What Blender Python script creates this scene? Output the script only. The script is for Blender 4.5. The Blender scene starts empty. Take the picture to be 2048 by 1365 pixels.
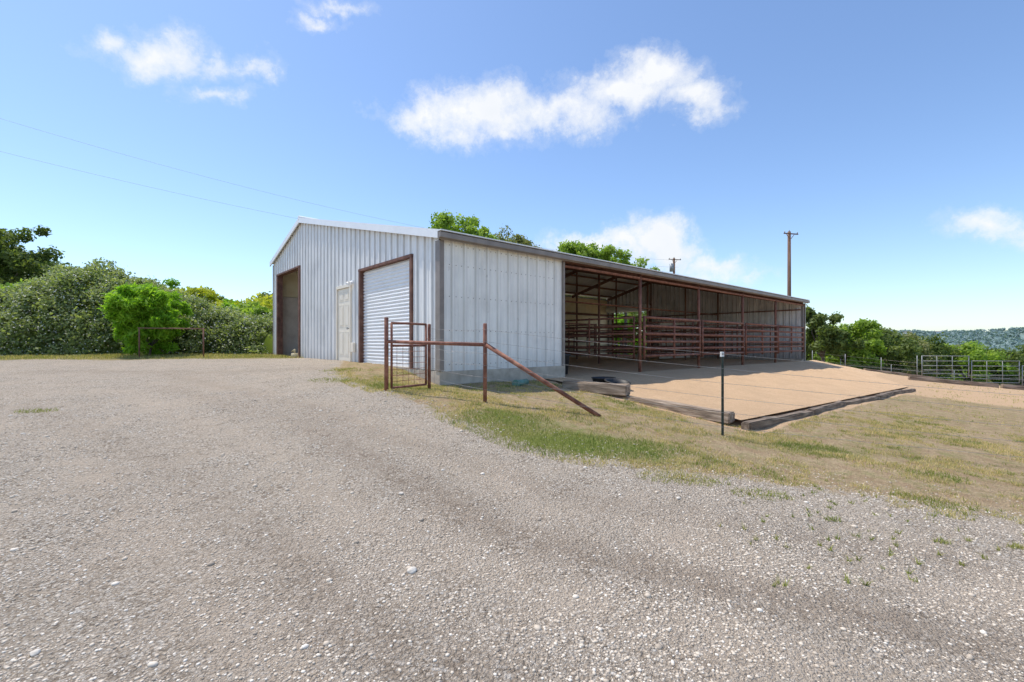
import bpy, bmesh, math, random
import numpy as np
from mathutils import Vector, noise as mnoise
random.seed(3); rng=np.random.default_rng(7)
scene=bpy.context.scene
COL=scene.collection
scene.view_settings.view_transform='Standard'
scene.view_settings.look='None'
scene.view_settings.exposure=0
EYE=1.5
ANG=math.radians(41.2); CA,SA=math.cos(ANG),math.sin(ANG)
BX,BY=-1.45,9.17
def ts2w(t,s): return (BX+CA*t-SA*s, BY+SA*t+CA*s)

# ---------------------------------------------------------------- materials
def newmat(name):
    m=bpy.data.materials.new(name); m.use_nodes=True
    nt=m.node_tree; b=nt.nodes['Principled BSDF']
    return m,nt,b
def L(nt,a,b): nt.links.new(a,b)
def N(nt,t,**k):
    n=nt.nodes.new(t)
    for a,v in k.items(): setattr(n,a,v)
    return n
def coords(nt,scale=(1,1,1),kind='Object'):
    tc=N(nt,'ShaderNodeTexCoord'); mp=N(nt,'ShaderNodeMapping')
    mp.inputs['Scale'].default_value=scale
    L(nt,tc.outputs[kind],mp.inputs['Vector']); return mp.outputs['Vector']
def noise(nt,vec,scale,detail=4,rough=.55):
    n=N(nt,'ShaderNodeTexNoise'); n.inputs['Scale'].default_value=scale
    n.inputs['Detail'].default_value=detail; n.inputs['Roughness'].default_value=rough
    L(nt,vec,n.inputs['Vector']); return n.outputs['Fac']
def ramp(nt,fac,stops,interp='LINEAR'):
    r=N(nt,'ShaderNodeValToRGB'); e=r.color_ramp.elements; r.color_ramp.interpolation=interp
    while len(e)<len(stops): e.new(.5)
    for i,(p,c) in enumerate(stops):
        e[i].position=p
        e[i].color=(c[0],c[1],c[2],1) if hasattr(c,'__len__') else (c,c,c,1)
    L(nt,fac,r.inputs['Fac']); return r.outputs['Color']
def mix(nt,f,a,b,mode='MIX'):
    m=N(nt,'ShaderNodeMix',data_type='RGBA',blend_type=mode)
    for sock,v in ((m.inputs[0],f),(m.inputs[6],a),(m.inputs[7],b)):
        if hasattr(v,'links'): L(nt,v,sock)
        elif hasattr(v,'__len__'): sock.default_value=(v[0],v[1],v[2],1)
        else: sock.default_value=v
    return m.outputs[2]
def math_(nt,op,a,b=None,clamp=False):
    m=N(nt,'ShaderNodeMath',operation=op); m.use_clamp=clamp
    for i,v in enumerate((a,b)):
        if v is None: continue
        if hasattr(v,'links'): L(nt,v,m.inputs[i])
        else: m.inputs[i].default_value=v
    return m.outputs[0]
def attr(nt,name):
    a=N(nt,'ShaderNodeAttribute'); a.attribute_name=name; return a.outputs['Fac']
def bump(nt,b,h,strength=.3,dist=.01):
    n=N(nt,'ShaderNodeBump'); n.inputs['Strength'].default_value=strength; n.inputs['Distance'].default_value=dist
    L(nt,h,n.inputs['Height']); L(nt,n.outputs['Normal'],b.inputs['Normal'])

def mat_noise(name,c1,c2,scale=5,rough=.7,metal=0,stretch=(1,1,1),bs=.2,bd=.005,c3=None,lo=.35,hi=.65):
    m,nt,b=newmat(name); v=coords(nt,stretch)
    f=noise(nt,v,scale,6,.6)
    st=[(lo,c1),(hi,c2)]
    if c3: st=[(lo,c1),((lo+hi)/2,c2),(hi,c3)]
    L(nt,ramp(nt,f,st),b.inputs['Base Color'])
    b.inputs['Roughness'].default_value=rough; b.inputs['Metallic'].default_value=metal
    if bs>0: bump(nt,b,noise(nt,v,scale*4,4),bs,bd)
    return m
M={}
def metal_sheet(name,base,dirt_shade,metal=.25,rough=.42,axis=None,rib=.35,spots=False):
    m,nt,b=newmat(name)
    v=coords(nt,(3,3,.35)); f=noise(nt,v,2.0,6,.65)
    col=ramp(nt,f,[(.3,tuple(x*.84 for x in base)),(.55,base),(.75,tuple(min(1,x*1.08) for x in base))])
    v2=coords(nt,(1,1,1)); f2=noise(nt,v2,1.1,5,.6)
    g=ramp(nt,f2,[(.5,0),(.8,.35)])
    col=mix(nt,g,col,dirt_shade)
    sp=N(nt,'ShaderNodeSeparateXYZ'); L(nt,coords(nt),sp.inputs[0])
    if axis is not None:   # rib shading painted into the colour as dark bands beside each rib
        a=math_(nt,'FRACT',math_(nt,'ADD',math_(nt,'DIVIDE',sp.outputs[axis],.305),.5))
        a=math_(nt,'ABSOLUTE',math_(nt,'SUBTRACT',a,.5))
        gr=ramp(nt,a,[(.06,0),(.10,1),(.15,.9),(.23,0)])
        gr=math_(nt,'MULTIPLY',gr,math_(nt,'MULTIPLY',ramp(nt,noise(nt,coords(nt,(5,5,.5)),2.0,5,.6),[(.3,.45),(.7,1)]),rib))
        col=mix(nt,gr,col,dirt_shade)
    if spots:
        s_=ramp(nt,noise(nt,coords(nt,(1,1,.6)),7,6,.7),[(.64,0),(.74,.55)])
        col=mix(nt,s_,col,(.25,.19,.15))
    zz=math_(nt,'SUBTRACT',1.35,sp.outputs[2]); zz=math_(nt,'MULTIPLY',zz,1.6,True)
    zz=math_(nt,'MULTIPLY',zz,f)
    col=mix(nt,zz,col,dirt_shade)
    L(nt,col,b.inputs['Base Color'])
    b.inputs['Metallic'].default_value=metal; b.inputs['Roughness'].default_value=rough
    bump(nt,b,noise(nt,coords(nt,(1,1,.3)),5,3),.15,.01)
    return m
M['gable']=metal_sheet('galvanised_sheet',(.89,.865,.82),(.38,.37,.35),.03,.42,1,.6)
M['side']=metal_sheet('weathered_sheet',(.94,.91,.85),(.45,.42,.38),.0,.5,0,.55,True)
M['roofm']=metal_sheet('roof_sheet',(.62,.62,.62),(.36,.35,.34),.25,.45)
M['endw']=metal_sheet('end_sheet',(.92,.90,.87),(.14,.10,.085),.0,.6,1,1.0)  # full-strength bands paint the light and dark of the ribs
M['inner']=metal_sheet('inner_sheet',(.52,.50,.46),(.22,.18,.15),.1,.6)
M['cream']=mat_noise('cream_panel',(.80,.66,.40),(.88,.77,.53),2,.7)
M['board']=mat_noise('board',(.62,.53,.44),(.76,.67,.57),3,.8)
M['trimw']=mat_noise('white_trim',(.82,.82,.81),(.88,.88,.87),3,.4)
M['taupe']=mat_noise('taupe_trim',(.22,.185,.16),(.30,.255,.22),3,.5)
M['rust']=mat_noise('rusty_pipe',(.12,.045,.030),(.24,.095,.060),9,.75,.0,c3=(.38,.18,.115),lo=.3,hi=.7,bs=.4)
M['rustdk']=mat_noise('rusty_steel',(.16,.075,.052),(.26,.13,.09),6,.75,.0)
M['frame']=mat_noise('rusty_frame',(.095,.042,.03),(.16,.075,.052),6,.75,.0,c3=(.24,.12,.08),lo=.3,hi=.7)
M['white']=mat_noise('white_door',(.86,.855,.835),(.90,.895,.88),2,.4,bs=.05)
M['creamd']=mat_noise('cream_door',(.82,.74,.60),(.86,.79,.67),3,.5,bs=.05)
M['conc']=mat_noise('concrete',(.38,.32,.25),(.56,.49,.40),4,.9,bs=.5)
M['tie']=mat_noise('railroad_tie',(.10,.072,.05),(.30,.225,.16),3,.9,stretch=(.6,6,6),c3=(.54,.43,.33),lo=.3,hi=.70,bs=.9,bd=.02)
M['tiedk']=mat_noise('dark_tie',(.07,.05,.036),(.19,.14,.10),3,.9,stretch=(.6,6,6),c3=(.38,.30,.22),lo=.3,hi=.72,bs=.9,bd=.02)
M['black']=mat_noise('black_rubber',(.012,.012,.013),(.03,.03,.032),5,.55)
M['wire']=mat_noise('wire',(.30,.28,.26),(.42,.40,.37),20,.5,.4,bs=0)
M['cable']=mat_noise('cable',(.34,.37,.40),(.40,.42,.44),20,.6,bs=0)
M['tpost']=mat_noise('green_post',(.02,.035,.025),(.05,.06,.045),10,.6)
M['tposttip']=mat_noise('white_tip',(.7,.7,.68),(.8,.8,.78),10,.6)
M['pole']=mat_noise('pole_wood',(.13,.07,.045),(.22,.135,.09),3,.9,stretch=(4,4,.4))
M['galv']=mat_noise('grey_tube',(.26,.27,.27),(.38,.39,.39),6,.5,.2)
M['greenp']=mat_noise('green_plastic',(.10,.22,.17),(.14,.28,.22),6,.5)
M['yellow']=mat_noise('old_plastic',(.42,.35,.2),(.52,.44,.27),6,.5)
M['bark']=mat_noise('bark',(.09,.07,.055),(.2,.165,.13),8,.95,stretch=(2,2,.5),bs=.8,bd=.03)

def foliage(name,dark,mid,light,trans=.35):
    m,nt,b=newmat(name)
    t=attr(nt,'tint')
    f=noise(nt,coords(nt),.9,4,.6)
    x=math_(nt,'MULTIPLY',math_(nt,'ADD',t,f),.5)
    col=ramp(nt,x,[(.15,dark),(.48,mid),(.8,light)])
    L(nt,col,b.inputs['Base Color']); b.inputs['Roughness'].default_value=.6
    b.inputs['Specular IOR Level'].default_value=.25
    tr=N(nt,'ShaderNodeBsdfTranslucent'); L(nt,mix(nt,1,col,(1.25,1.3,.6),'MULTIPLY'),tr.inputs['Color'])
    ms=N(nt,'ShaderNodeMixShader'); ms.inputs[0].default_value=trans
    L(nt,b.outputs[0],ms.inputs[1]); L(nt,tr.outputs[0],ms.inputs[2])
    L(nt,ms.outputs[0],nt.nodes['Material Output'].inputs['Surface'])
    return m
M['hedge']=foliage('hedge_leaf',(.10,.14,.04),(.25,.31,.115),(.46,.49,.27),.45)
M['flower']=mat_noise('blossom',(.62,.59,.49),(.80,.77,.67),9,.8,bs=0)
M['bright']=foliage('bright_leaf',(.09,.20,.015),(.23,.43,.03),(.42,.58,.09),.5)
M['yell']=foliage('yellow_leaf',(.20,.26,.02),(.42,.46,.05),(.6,.55,.10),.5)
M['mesq']=foliage('light_leaf',(.10,.18,.025),(.25,.37,.055),(.44,.54,.14),.5)
M['oak']=foliage('oak_leaf',(.055,.085,.022),(.13,.18,.05),(.26,.30,.10),.45)
M['olive']=foliage('olive_leaf',(.12,.14,.05),(.23,.25,.10),(.37,.36,.18),.45)
M['grass']=foliage('grass_blade',(.12,.21,.03),(.31,.31,.09),(.74,.57,.31),.35)
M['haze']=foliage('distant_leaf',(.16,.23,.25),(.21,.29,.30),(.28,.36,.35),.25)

# ---------------------------------------------------------------- mesh helpers
def mesh_np(name,V,F,mats=(),tint=None,smooth=False,matidx=None,extra=None):
    me=bpy.data.meshes.new(name)
    V=np.asarray(V,dtype=np.float32); F=np.asarray(F,dtype=np.int32); k=F.shape[1]
    me.vertices.add(len(V)); me.vertices.foreach_set('co',V.ravel())
    me.loops.add(F.size); me.loops.foreach_set('vertex_index',F.ravel())
    me.polygons.add(len(F)); me.polygons.foreach_set('loop_start',np.arange(0,F.size,k,dtype=np.int32))
    if smooth: me.polygons.foreach_set('use_smooth',np.ones(len(F),dtype=bool))
    for m in mats: me.materials.append(m)
    if matidx is not None: me.polygons.foreach_set('material_index',np.asarray(matidx,dtype=np.int32))
    me.update(calc_edges=True); me.validate()
    d=dict(extra or {})
    if tint is not None: d['tint']=tint
    for n,a in d.items():
        at=me.attributes.new(n,'FLOAT','POINT'); at.data.foreach_set('value',np.asarray(a,dtype=np.float32))
    return me
def obj(name,me,parent=None,loc=(0,0,0),rotz=0,**props):
    o=bpy.data.objects.new(name,me); COL.objects.link(o)
    o.location=loc; o.rotation_euler=(0,0,rotz)
    if parent: o.parent=parent
    for k,v in props.items(): o[k]=v
    return o
def empty(name,loc,rotz=0,**p): 
    o=obj(name,None,None,loc,rotz,**p); o.empty_display_size=.3; return o

class MB:
    def __init__(s): s.v=[]; s.f=[]; s.mi=[]
    def box(s,a,b,mi=0):
        x0,y0,z0=a; x1,y1,z1=b; n=len(s.v)
        s.v+=[(x0,y0,z0),(x1,y0,z0),(x1,y1,z0),(x0,y1,z0),(x0,y0,z1),(x1,y0,z1),(x1,y1,z1),(x0,y1,z1)]
        s.f+=[(n,n+3,n+2,n+1),(n+4,n+5,n+6,n+7),(n,n+1,n+5,n+4),(n+1,n+2,n+6,n+5),(n+2,n+3,n+7,n+6),(n+3,n,n+4,n+7)]
        s.mi+=[mi]*6
        return s
    def prism(s,quad,off,mi=0):
        n=len(s.v); k=len(quad); o=Vector(off)
        s.v+=[tuple(q) for q in quad]+[tuple(Vector(q)+o) for q in quad]
        s.f+=[tuple(range(n+k-1,n-1,-1)),tuple(range(n+k,n+2*k))]
        s.f+=[(n+i,n+(i+1)%k,n+k+(i+1)%k,n+k+i) for i in range(k)]
        s.mi+=[mi]*(k+2)
        return s
    def tube(s,pts,r,seg=8,mi=0,cap=True):
        pts=[Vector(p) for p in pts]; n0=len(s.v)
        rr=r if hasattr(r,'__len__') else [r]*len(pts)
        for i,p in enumerate(pts):
            d=(pts[min(i+1,len(pts)-1)]-pts[max(i-1,0)]).normalized()
            up=Vector((0,0,1)) if abs(d.z)<.9 else Vector((1,0,0))
            a=d.cross(up).normalized(); b=d.cross(a)
            for j in range(seg):
                an=2*math.pi*j/seg
                s.v.append(tuple(p+a*math.cos(an)*rr[i]+b*math.sin(an)*rr[i]))
        for i in range(len(pts)-1):
            for j in range(seg):
                a0=n0+i*seg+j; a1=n0+i*seg+(j+1)%seg
                s.f.append((a0,a1,a1+seg,a0+seg)); s.mi.append(mi)
        if cap:
            s.f.append(tuple(range(n0+seg-1,n0-1,-1))); s.mi.append(mi)
            e=n0+(len(pts)-1)*seg; s.f.append(tuple(range(e,e+seg))); s.mi.append(mi)
        return s
    def mesh(s,name,mats,smooth=False,bevel=0):
        me=bpy.data.meshes.new(name); me.from_pydata(s.v,[],s.f)
        if not isinstance(mats,(list,tuple)): mats=[mats]
        for m in mats: me.materials.append(m)
        me.polygons.foreach_set('material_index',s.mi)
        bm=bmesh.new(); bm.from_mesh(me)
        bmesh.ops.recalc_face_normals(bm,faces=bm.faces)
        if bevel: bmesh.ops.bevel(bm,geom=bm.edges[:],offset=bevel,segments=1,affect='EDGES')
        bm.to_mesh(me); bm.free()
        if smooth:
            me.polygons.foreach_set('use_smooth',[len(p.vertices)==4 for p in me.polygons])
        me.update(); return me

def ribbed(mb,axis,segs,off,depth=.03,pitch=.305,sign=-1,mi=0):
    for (a,b,zb,zt) in segs:
        xs={a,b}
        k=math.floor(a/pitch)-1
        while k*pitch<b+pitch:
            c=k*pitch
            for d in (-.045,-.022,.022,.045,.15-.014,.15-.007,.15+.007,.15+.014):
                if a<c+d<b: xs.add(c+d)
            k+=1
        for e in (8.87,):
            if axis=='y' and a<e<b: xs.add(e)
        xs=sorted(xs)
        def o(x):
            m=(x+pitch/2)%pitch-pitch/2
            if abs(m)<=.023: return depth
            m2=abs(abs(m)-.15)
            if m2<.0085: return .007
            return 0
        n0=len(mb.v)
        for x in xs:
            oo=off+sign*o(x)
            B=zb(x) if callable(zb) else zb; T=zt(x) if callable(zt) else zt
            if axis=='y': mb.v+=[(oo,x,B),(oo,x,T)]
            else: mb.v+=[(x,oo,B),(x,oo,T)]
        for i in range(len(xs)-1):
            q=n0+2*i; mb.f.append((q,q+2,q+3,q+1)); mb.mi.append(mi)

# ---------------------------------------------------------------- terrain
CP=[(0,0,-1.5),(0,-6,-1.6),(-8,-4,-1.45),(8,-4,-1.8),(-3,3,-1.38),(3,3,-1.58),(0,5,-1.22),(-.41,7,-.91),(-2.07,7.5,-.79),(1.33,6.9,-1.1),
(3.1,6.7,-1.38),(-6.75,6,-1.05),(-10,10,-.78),(-15,17,-.52),(-5.2,12.6,-.53),(-9.75,18.2,-.52),(-20,17,-.55),(-8,14,-.55),(-5,9,-.74),
(-1.6,9.0,-.87),(-2.6,10.0,-.60),(-3.9,11.4,-.54),(1.28,11.3,-.92),(.1,9.6,-.93),(1.2,9.2,-1.02),(2.2,8.3,-1.18),(3.9,7.2,-1.44),(5.5,4.5,-1.68),(7.2,6.4,-1.72),(9,9.0,-1.75),
(20,15,-2.0),(16.6,23.7,-1.3),(20,22,-1.75),(25,27,-2.25),(30,40,-3.0),(20,33,-1.7),(-12,24,-.5),(-25,30,-.3),(-20,8,-1.0),(10,38,-1.2),(0,30,-.7),(35,15,-3),(0,45,-1),(-30,45,0),(-25,18,-.5),(40,30,-3.8),
(50,50,-4.4),(65,30,-5),(30,60,-3.8),(0,65,-1.6),(-50,50,1.5),(65,65,-6),(-65,20,-.5),(50,10,-4.5),(-60,65,4)]
def padz(t,u):
    z0=.64-.0036*t; z1=.20-.0285*(t-2.8)
    return z0+(z1-z0)*np.clip(u/4.78,0,1)
for t_ in (4.5,7,9.5,12,14.5,17):
    x_,y_=ts2w(t_,-5.4); CP.append((x_,y_,float(padz(t_,4.8))-.12-EYE))
CP=np.array(CP,float); S=10.
def phi(r): return np.where(r>1e-9,r*r*np.log(np.maximum(r,1e-9)),0)
P=CP[:,:2]/S; n=len(P)
K=phi(np.linalg.norm(P[:,None]-P[None],axis=2))+np.eye(n)*.004
Q=np.c_[np.ones(n),P]
A=np.block([[K,Q],[Q.T,np.zeros((3,3))]])
W=np.linalg.solve(A,np.r_[CP[:,2],0,0,0])
def ss(a,b,x): 
    t=np.clip((x-a)/(b-a),0,1); return t*t*(3-2*t)
def G(x,y):
    x=np.atleast_1d(np.asarray(x,float)); y=np.atleast_1d(np.asarray(y,float))
    p=np.stack([x,y],-1)/S
    pc=np.clip(p,-6.5,6.5)
    h=np.zeros(len(x))
    for i0 in range(0,len(x),20000):
        q=pc[i0:i0+20000]
        h[i0:i0+20000]=phi(np.linalg.norm(q[:,None]-P[None],axis=2))@W[:n]+W[n]+q@W[n+1:]
    r=np.hypot(x,y-15)
    far=-6.0-4*ss(10,140,x)+4*ss(0,-60,x)
    R=np.hypot(x,y)
    far=far+20*np.exp(-((x+122)/60)**2-((y-85)/45)**2)
    ang=np.arctan2(x,np.maximum(y,1e-3))
    rid=(25+3*np.sin(ang*9+1)+1.5*np.sin(ang*23)+.8*np.sin(ang*47))
    far=far+ (rid)*np.exp(-((R-1050)/260)**2)+ (rid*1.2+6+6*np.sin(ang*14+2))*ss(1400,2200,R)
    w=ss(46,80,r)
    z=h*(1-w)+far*w+EYE
    z+=.012*np.sin(x*2.1+y*.7)*np.sin(y*1.7-x*.4)+.008*np.sin(x*5.3-y*2.2)*np.sin(y*4.1)
    dx,dy=x-BX,y-BY; t=CA*dx+SA*dy; s=-SA*dx+CA*dy; u=-s
    inb=(t>.15)&(t<22.1)&(s>.1)&(s<12.5)
    z=np.where(inb,np.minimum(z,.45),z)
    inp=(t>3.0)&(t<17)&(u>=-.1)&(u<4.6)
    z=np.where(inp,np.minimum(z,padz(t,u)-.07),z)
    return z
def g(x,y): return float(G(x,y)[0])

ROAD=[(-4.7,12.6),(-3.7,9.6),(-2.3,7.7),(-1.2,6.5),(-.6,5.95),(.1,5.3),(1.35,4.85),(3.25,4.7),(4.8,4.3),(12,1.5),(40,-8)]
def sdist(x,y):
    best=np.full(len(x),1e9); sg=np.ones(len(x))
    for (a,b),(c,d) in zip(ROAD[:-1],ROAD[1:]):
        ex,ey=c-a,d-b; l2=ex*ex+ey*ey
        tt=np.clip(((x-a)*ex+(y-b)*ey)/l2,0,1)
        dd=np.hypot(x-a-ex*tt,y-b-ey*tt)
        cr=ex*(y-b)-ey*(x-a)
        m=dd<best; best=np.where(m,dd,best); sg=np.where(m,np.sign(cr),sg)
    return best*sg
def segd(x,y,pts):
    best=np.full(len(x),1e9)
    for (a,b),(c,d) in zip(pts[:-1],pts[1:]):
        ex,ey=c-a,d-b; tt=np.clip(((x-a)*ex+(y-b)*ey)/(ex*ex+ey*ey),0,1)
        best=np.minimum(best,np.hypot(x-a-ex*tt,y-b-ey*tt))
    return best
def greenf(x,y):
    return (1.3*np.exp(-(((x-.75)/1.1)**2+((y-5.5)/.42)**2))+.8*np.exp(-(((x+.1)/.6)**2+((y-6.2)/.35)**2))+.35*np.exp(-(((x+2.2)/1.1)**2+((y-8.1)/1.0)**2))
      +.5*np.exp(-(((x-4.4)/1.0)**2+((y-6.5)/.3)**2)))
def axis_pts(lo,hi,step,far,neg):
    c=list(np.arange(lo,hi+1e-6,step)); s=step; x=hi
    out=[]
    while x<far: s*=1.13; x+=s; out.append(x)
    s=step; x=lo; out2=[]
    while x>-neg: s*=1.13; x-=s; out2.append(x)
    return np.array(out2[::-1]+c+out)
gx=axis_pts(-14,16,.16,4000,4000); gy=axis_pts(0,25,.16,4000,60)
XX,YY=np.meshgrid(gx,gy); fx,fy=XX.ravel(),YY.ravel(); fz=G(fx,fy)
nx,ny=len(gx),len(gy)
idx=np.arange(nx*ny).reshape(ny,nx)
F=np.stack([idx[:-1,:-1],idx[:-1,1:],idx[1:,1:],idx[1:,:-1]],-1).reshape(-1,4)
sd=sdist(fx,fy)
soft=.35+.55*ss(1,4,fx)
grass=ss(0,1,(sd+soft)/(2*soft))
grass=np.maximum(grass,ss(14.8,16.0,fy+ .35*np.sin(fx*1.3))*ss(-5.5,-7,fx))
grass=np.where(np.hypot(fx,fy-10)>33,1,grass)
dx,dy=fx-BX,fy-BY; tt=CA*dx+SA*dy; uu=SA*dx-CA*dy
sand=ss(14.0,16.5,tt)*ss(40,30,tt)*ss(-3,-1,uu)*ss(14,9,uu-.15*(tt-17))
sand=np.maximum(sand,ss(5.2,4.9,uu)*ss(2.4,2.9,tt)*ss(23,22,tt)*ss(-1,0,uu))
sand=np.maximum(sand,.42*np.exp(-((fx-9)/3.5)**2-((fy-8.3)/1.6)**2))
green=greenf(fx,fy)+.5*ss(14,16,fy)*ss(-5,-8,fx)
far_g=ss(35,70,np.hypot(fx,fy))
T1=[(-6.5,8.5),(-3.6,6.3),(-2.3,5.4),(-1.0,4.2),(-.05,3.35),(.9,2.9),(2.6,2.35),(4.5,2.0)]
T2=[(-7.5,7.0),(-3.6,4.6),(-1.6,3.1),(-.75,2.3),(.6,1.5)]
trk=np.maximum.reduce([.72*np.exp(-(segd(fx,fy,T1)/.19)**2)*(.4+.6*ss(-3.5,-.5,fx)),
  .5*np.exp(-(segd(fx,fy,T2)/.17)**2)*(.4+.6*ss(-2.6,-1,fx)),
  .42*np.exp(-(segd(fx,fy,[(-8,10.5),(-1.9,5.6),(.8,3.9),(3.3,3.3)])/.17)**2),
  .35*np.exp(-(segd(fx,fy,[(-12,11.5),(-6,10.4),(-3.6,10.6)])/.35)**2)])
smt=np.maximum.reduce([np.exp(-(segd(fx,fy,[(a+.55,b_+.35) for a,b_ in T1])/.25)**2),np.exp(-(segd(fx,fy,[(a-.45,b_-.4) for a,b_ in T1])/.25)**2),np.exp(-(segd(fx,fy,[(a-.4,b_-.3) for a,b_ in T2])/.2)**2)])

m,nt,b=newmat('ground_gravel_and_grass')
v=coords(nt)
def vor(scale,vec=v):
    n=N(nt,'ShaderNodeTexVoronoi'); n.inputs['Scale'].default_value=scale; L(nt,vec,n.inputs['Vector']); return n
wob=N(nt,'ShaderNodeVectorMath',operation='ADD'); nn=N(nt,'ShaderNodeTexNoise'); nn.inputs['Scale'].default_value=30
sc=N(nt,'ShaderNodeVectorMath',operation='SCALE'); sc.inputs['Scale'].default_value=.02
L(nt,v,nn.inputs['Vector']); L(nt,nn.outputs['Color'],sc.inputs[0]); L(nt,v,wob.inputs[0]); L(nt,sc.outputs[0],wob.inputs[1])
v1=vor(56,wob.outputs[0]); v2=vor(115,wob.outputs[0])
def rch(c):
    s_=N(nt,'ShaderNodeSeparateColor'); L(nt,c,s_.inputs[0]); return s_.outputs[0]
stops=[(0,(.22,.175,.13)),(.22,(.43,.35,.265)),(.5,(.62,.52,.405)),(.75,(.75,.65,.525)),(1,(.93,.87,.77))]
c1=ramp(nt,rch(v1.outputs['Color']),stops); c2=ramp(nt,rch(v2.outputs['Color']),stops)
e1=ramp(nt,v1.outputs['Distance'],[(.35,1.),(.75,.45)]); e2=ramp(nt,v2.outputs['Distance'],[(.35,1.),(.8,.58)])
c1=mix(nt,1,c1,e1,'MULTIPLY'); c2=mix(nt,1,c2,e2,'MULTIPLY')
big=noise(nt,v,1.6,5,.6); patch=ramp(nt,noise(nt,v,5,6,.7),[(.41,0),(.55,1)])
grav=mix(nt,patch,c2,c1)
fines=ramp(nt,noise(nt,v,70,7,.9),[(.3,(.44,.35,.26)),(.7,(.78,.65,.505))])
fm=math_(nt,'ADD',ramp(nt,noise(nt,v,1.1,9,.8),[(.43,.03),(.64,.62)]),math_(nt,'MULTIPLY',attr(nt,'smooth'),.32),True)
grav=mix(nt,fm,grav,fines)
grav=mix(nt,ramp(nt,big,[(.3,.0),(.8,.25)]),grav,(.46,.36,.265))
soil=ramp(nt,noise(nt,v,35,7,.85),[(.3,(.18,.135,.10)),(.7,(.46,.36,.265))])
tk=math_(nt,'MULTIPLY',attr(nt,'track'),ramp(nt,noise(nt,v,6,10,.9),[(.36,.05),(.60,1.25)]))
grav=mix(nt,tk,grav,soil)
dry=ramp(nt,noise(nt,v,22,9,.9),[(.28,(.17,.11,.07)),(.44,(.42,.30,.185)),(.55,(.60,.46,.28)),(.72,(.76,.62,.39))])
dry=mix(nt,ramp(nt,noise(nt,v,3.2,9,.85),[(.44,0),(.58,.65)]),dry,(.36,.23,.135))
gr=ramp(nt,noise(nt,v,30,8,.85),[(.3,(.10,.14,.035)),(.55,(.26,.29,.075)),(.8,(.52,.47,.19))])
gm=math_(nt,'ADD',ramp(nt,noise(nt,v,3.1,10,.9),[(.49,.0),(.61,.7)]),math_(nt,'MULTIPLY',attr(nt,'green'),.85),True)
gcol=mix(nt,gm,dry,gr)
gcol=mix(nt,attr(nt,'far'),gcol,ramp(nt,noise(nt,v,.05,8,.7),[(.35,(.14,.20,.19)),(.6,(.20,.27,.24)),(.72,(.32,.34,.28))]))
sandc=ramp(nt,noise(nt,v,38,8,.85),[(.28,(.46,.29,.165)),(.5,(.70,.48,.29)),(.75,(.84,.64,.44))])
en=noise(nt,v,3.5,10,.85)
def mask(name,k=.9):
    a=math_(nt,'ADD',attr(nt,name),math_(nt,'MULTIPLY',math_(nt,'SUBTRACT',en,.5),k))
    return ramp(nt,a,[(.40,0),(.60,1)])
col=mix(nt,mask('grass',2.0),grav,gcol)
col=mix(nt,mask('sand',1.0),col,sandc)
L(nt,col,b.inputs['Base Color']); b.inputs['Roughness'].default_value=.95; b.inputs['Specular IOR Level'].default_value=.1
hh=math_(nt,'SUBTRACT',1,v1.outputs['Distance']); h2=math_(nt,'SUBTRACT',1,v2.outputs['Distance'])
hs=math_(nt,'ADD',math_(nt,'MULTIPLY',hh,1.2),math_(nt,'MULTIPLY',h2,.7))
hs=math_(nt,'ADD',hs,math_(nt,'MULTIPLY',noise(nt,v,14,8,.8),2.0))
bump(nt,b,hs,1.0,.018)
M['ground']=m
me=mesh_np('ground',np.c_[fx,fy,fz],F,[m],smooth=True,extra=dict(grass=grass,sand=sand,track=trk,green=green,far=far_g,smooth=smt))
obj('ground',me,kind='structure')

m,nt,b=newmat('pad_sand'); v=coords(nt)
c=ramp(nt,noise(nt,v,34,9,.9),[(.30,(.42,.255,.14)),(.48,(.74,.50,.30)),(.70,(.92,.70,.47))])
c=mix(nt,ramp(nt,noise(nt,v,1.5,9,.8),[(.42,0),(.68,.5)]),c,(.56,.37,.215))
L(nt,c,b.inputs['Base Color']); b.inputs['Roughness'].default_value=.95; b.inputs['Specular IOR Level'].default_value=.1
bump(nt,b,math_(nt,'ADD',noise(nt,v,7,7,.75),math_(nt,'MULTIPLY',noise(nt,v,45,6,.8),.7)),1.0,.06)
M['pad']=m
def padgrid(t0,t1,u0,u1,st,out):
    nt_=int((t1-t0)/st)+1; nu=int((u1-u0)/st)+1
    T,U=np.meshgrid(np.linspace(t0,t1,nt_),np.linspace(u0,u1,nu)); T=T.ravel();U=U.ravel()
    Z=padz(T,U)+(.018*np.sin(T*2.3+U)*np.sin(U*2.9)+.014*np.sin(T*6.1)*np.sin(U*5.2+T))*np.clip(U,0,1)*np.clip((4.6-U)*2,0,1)
    Z+=.03*np.exp(-((U-1.6)/.9)**2)*np.clip((T-5)/3,0,1)*np.clip((22-T)/5,0,1)*np.clip(U*2,0,1)
    X=BX+CA*T+SA*U; Y=BY+SA*T-CA*U
    i=np.arange(len(T)).reshape(nu,nt_)+sum(len(a[0]) for a in out)
    out.append((np.c_[X,Y,Z],np.stack([i[:-1,:-1],i[1:,:-1],i[1:,1:],i[:-1,1:]],-1).reshape(-1,4)))
out=[]
padgrid(3.66,22.1,-12.45,0,.4,out); padgrid(2.95,24.0,0,4.66,.12,out)
me=mesh_np('sand_pad',np.concatenate([a[0] for a in out]),np.concatenate([a[1] for a in out]),[m],smooth=True)
obj('sand_pad',me,kind='structure')

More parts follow.
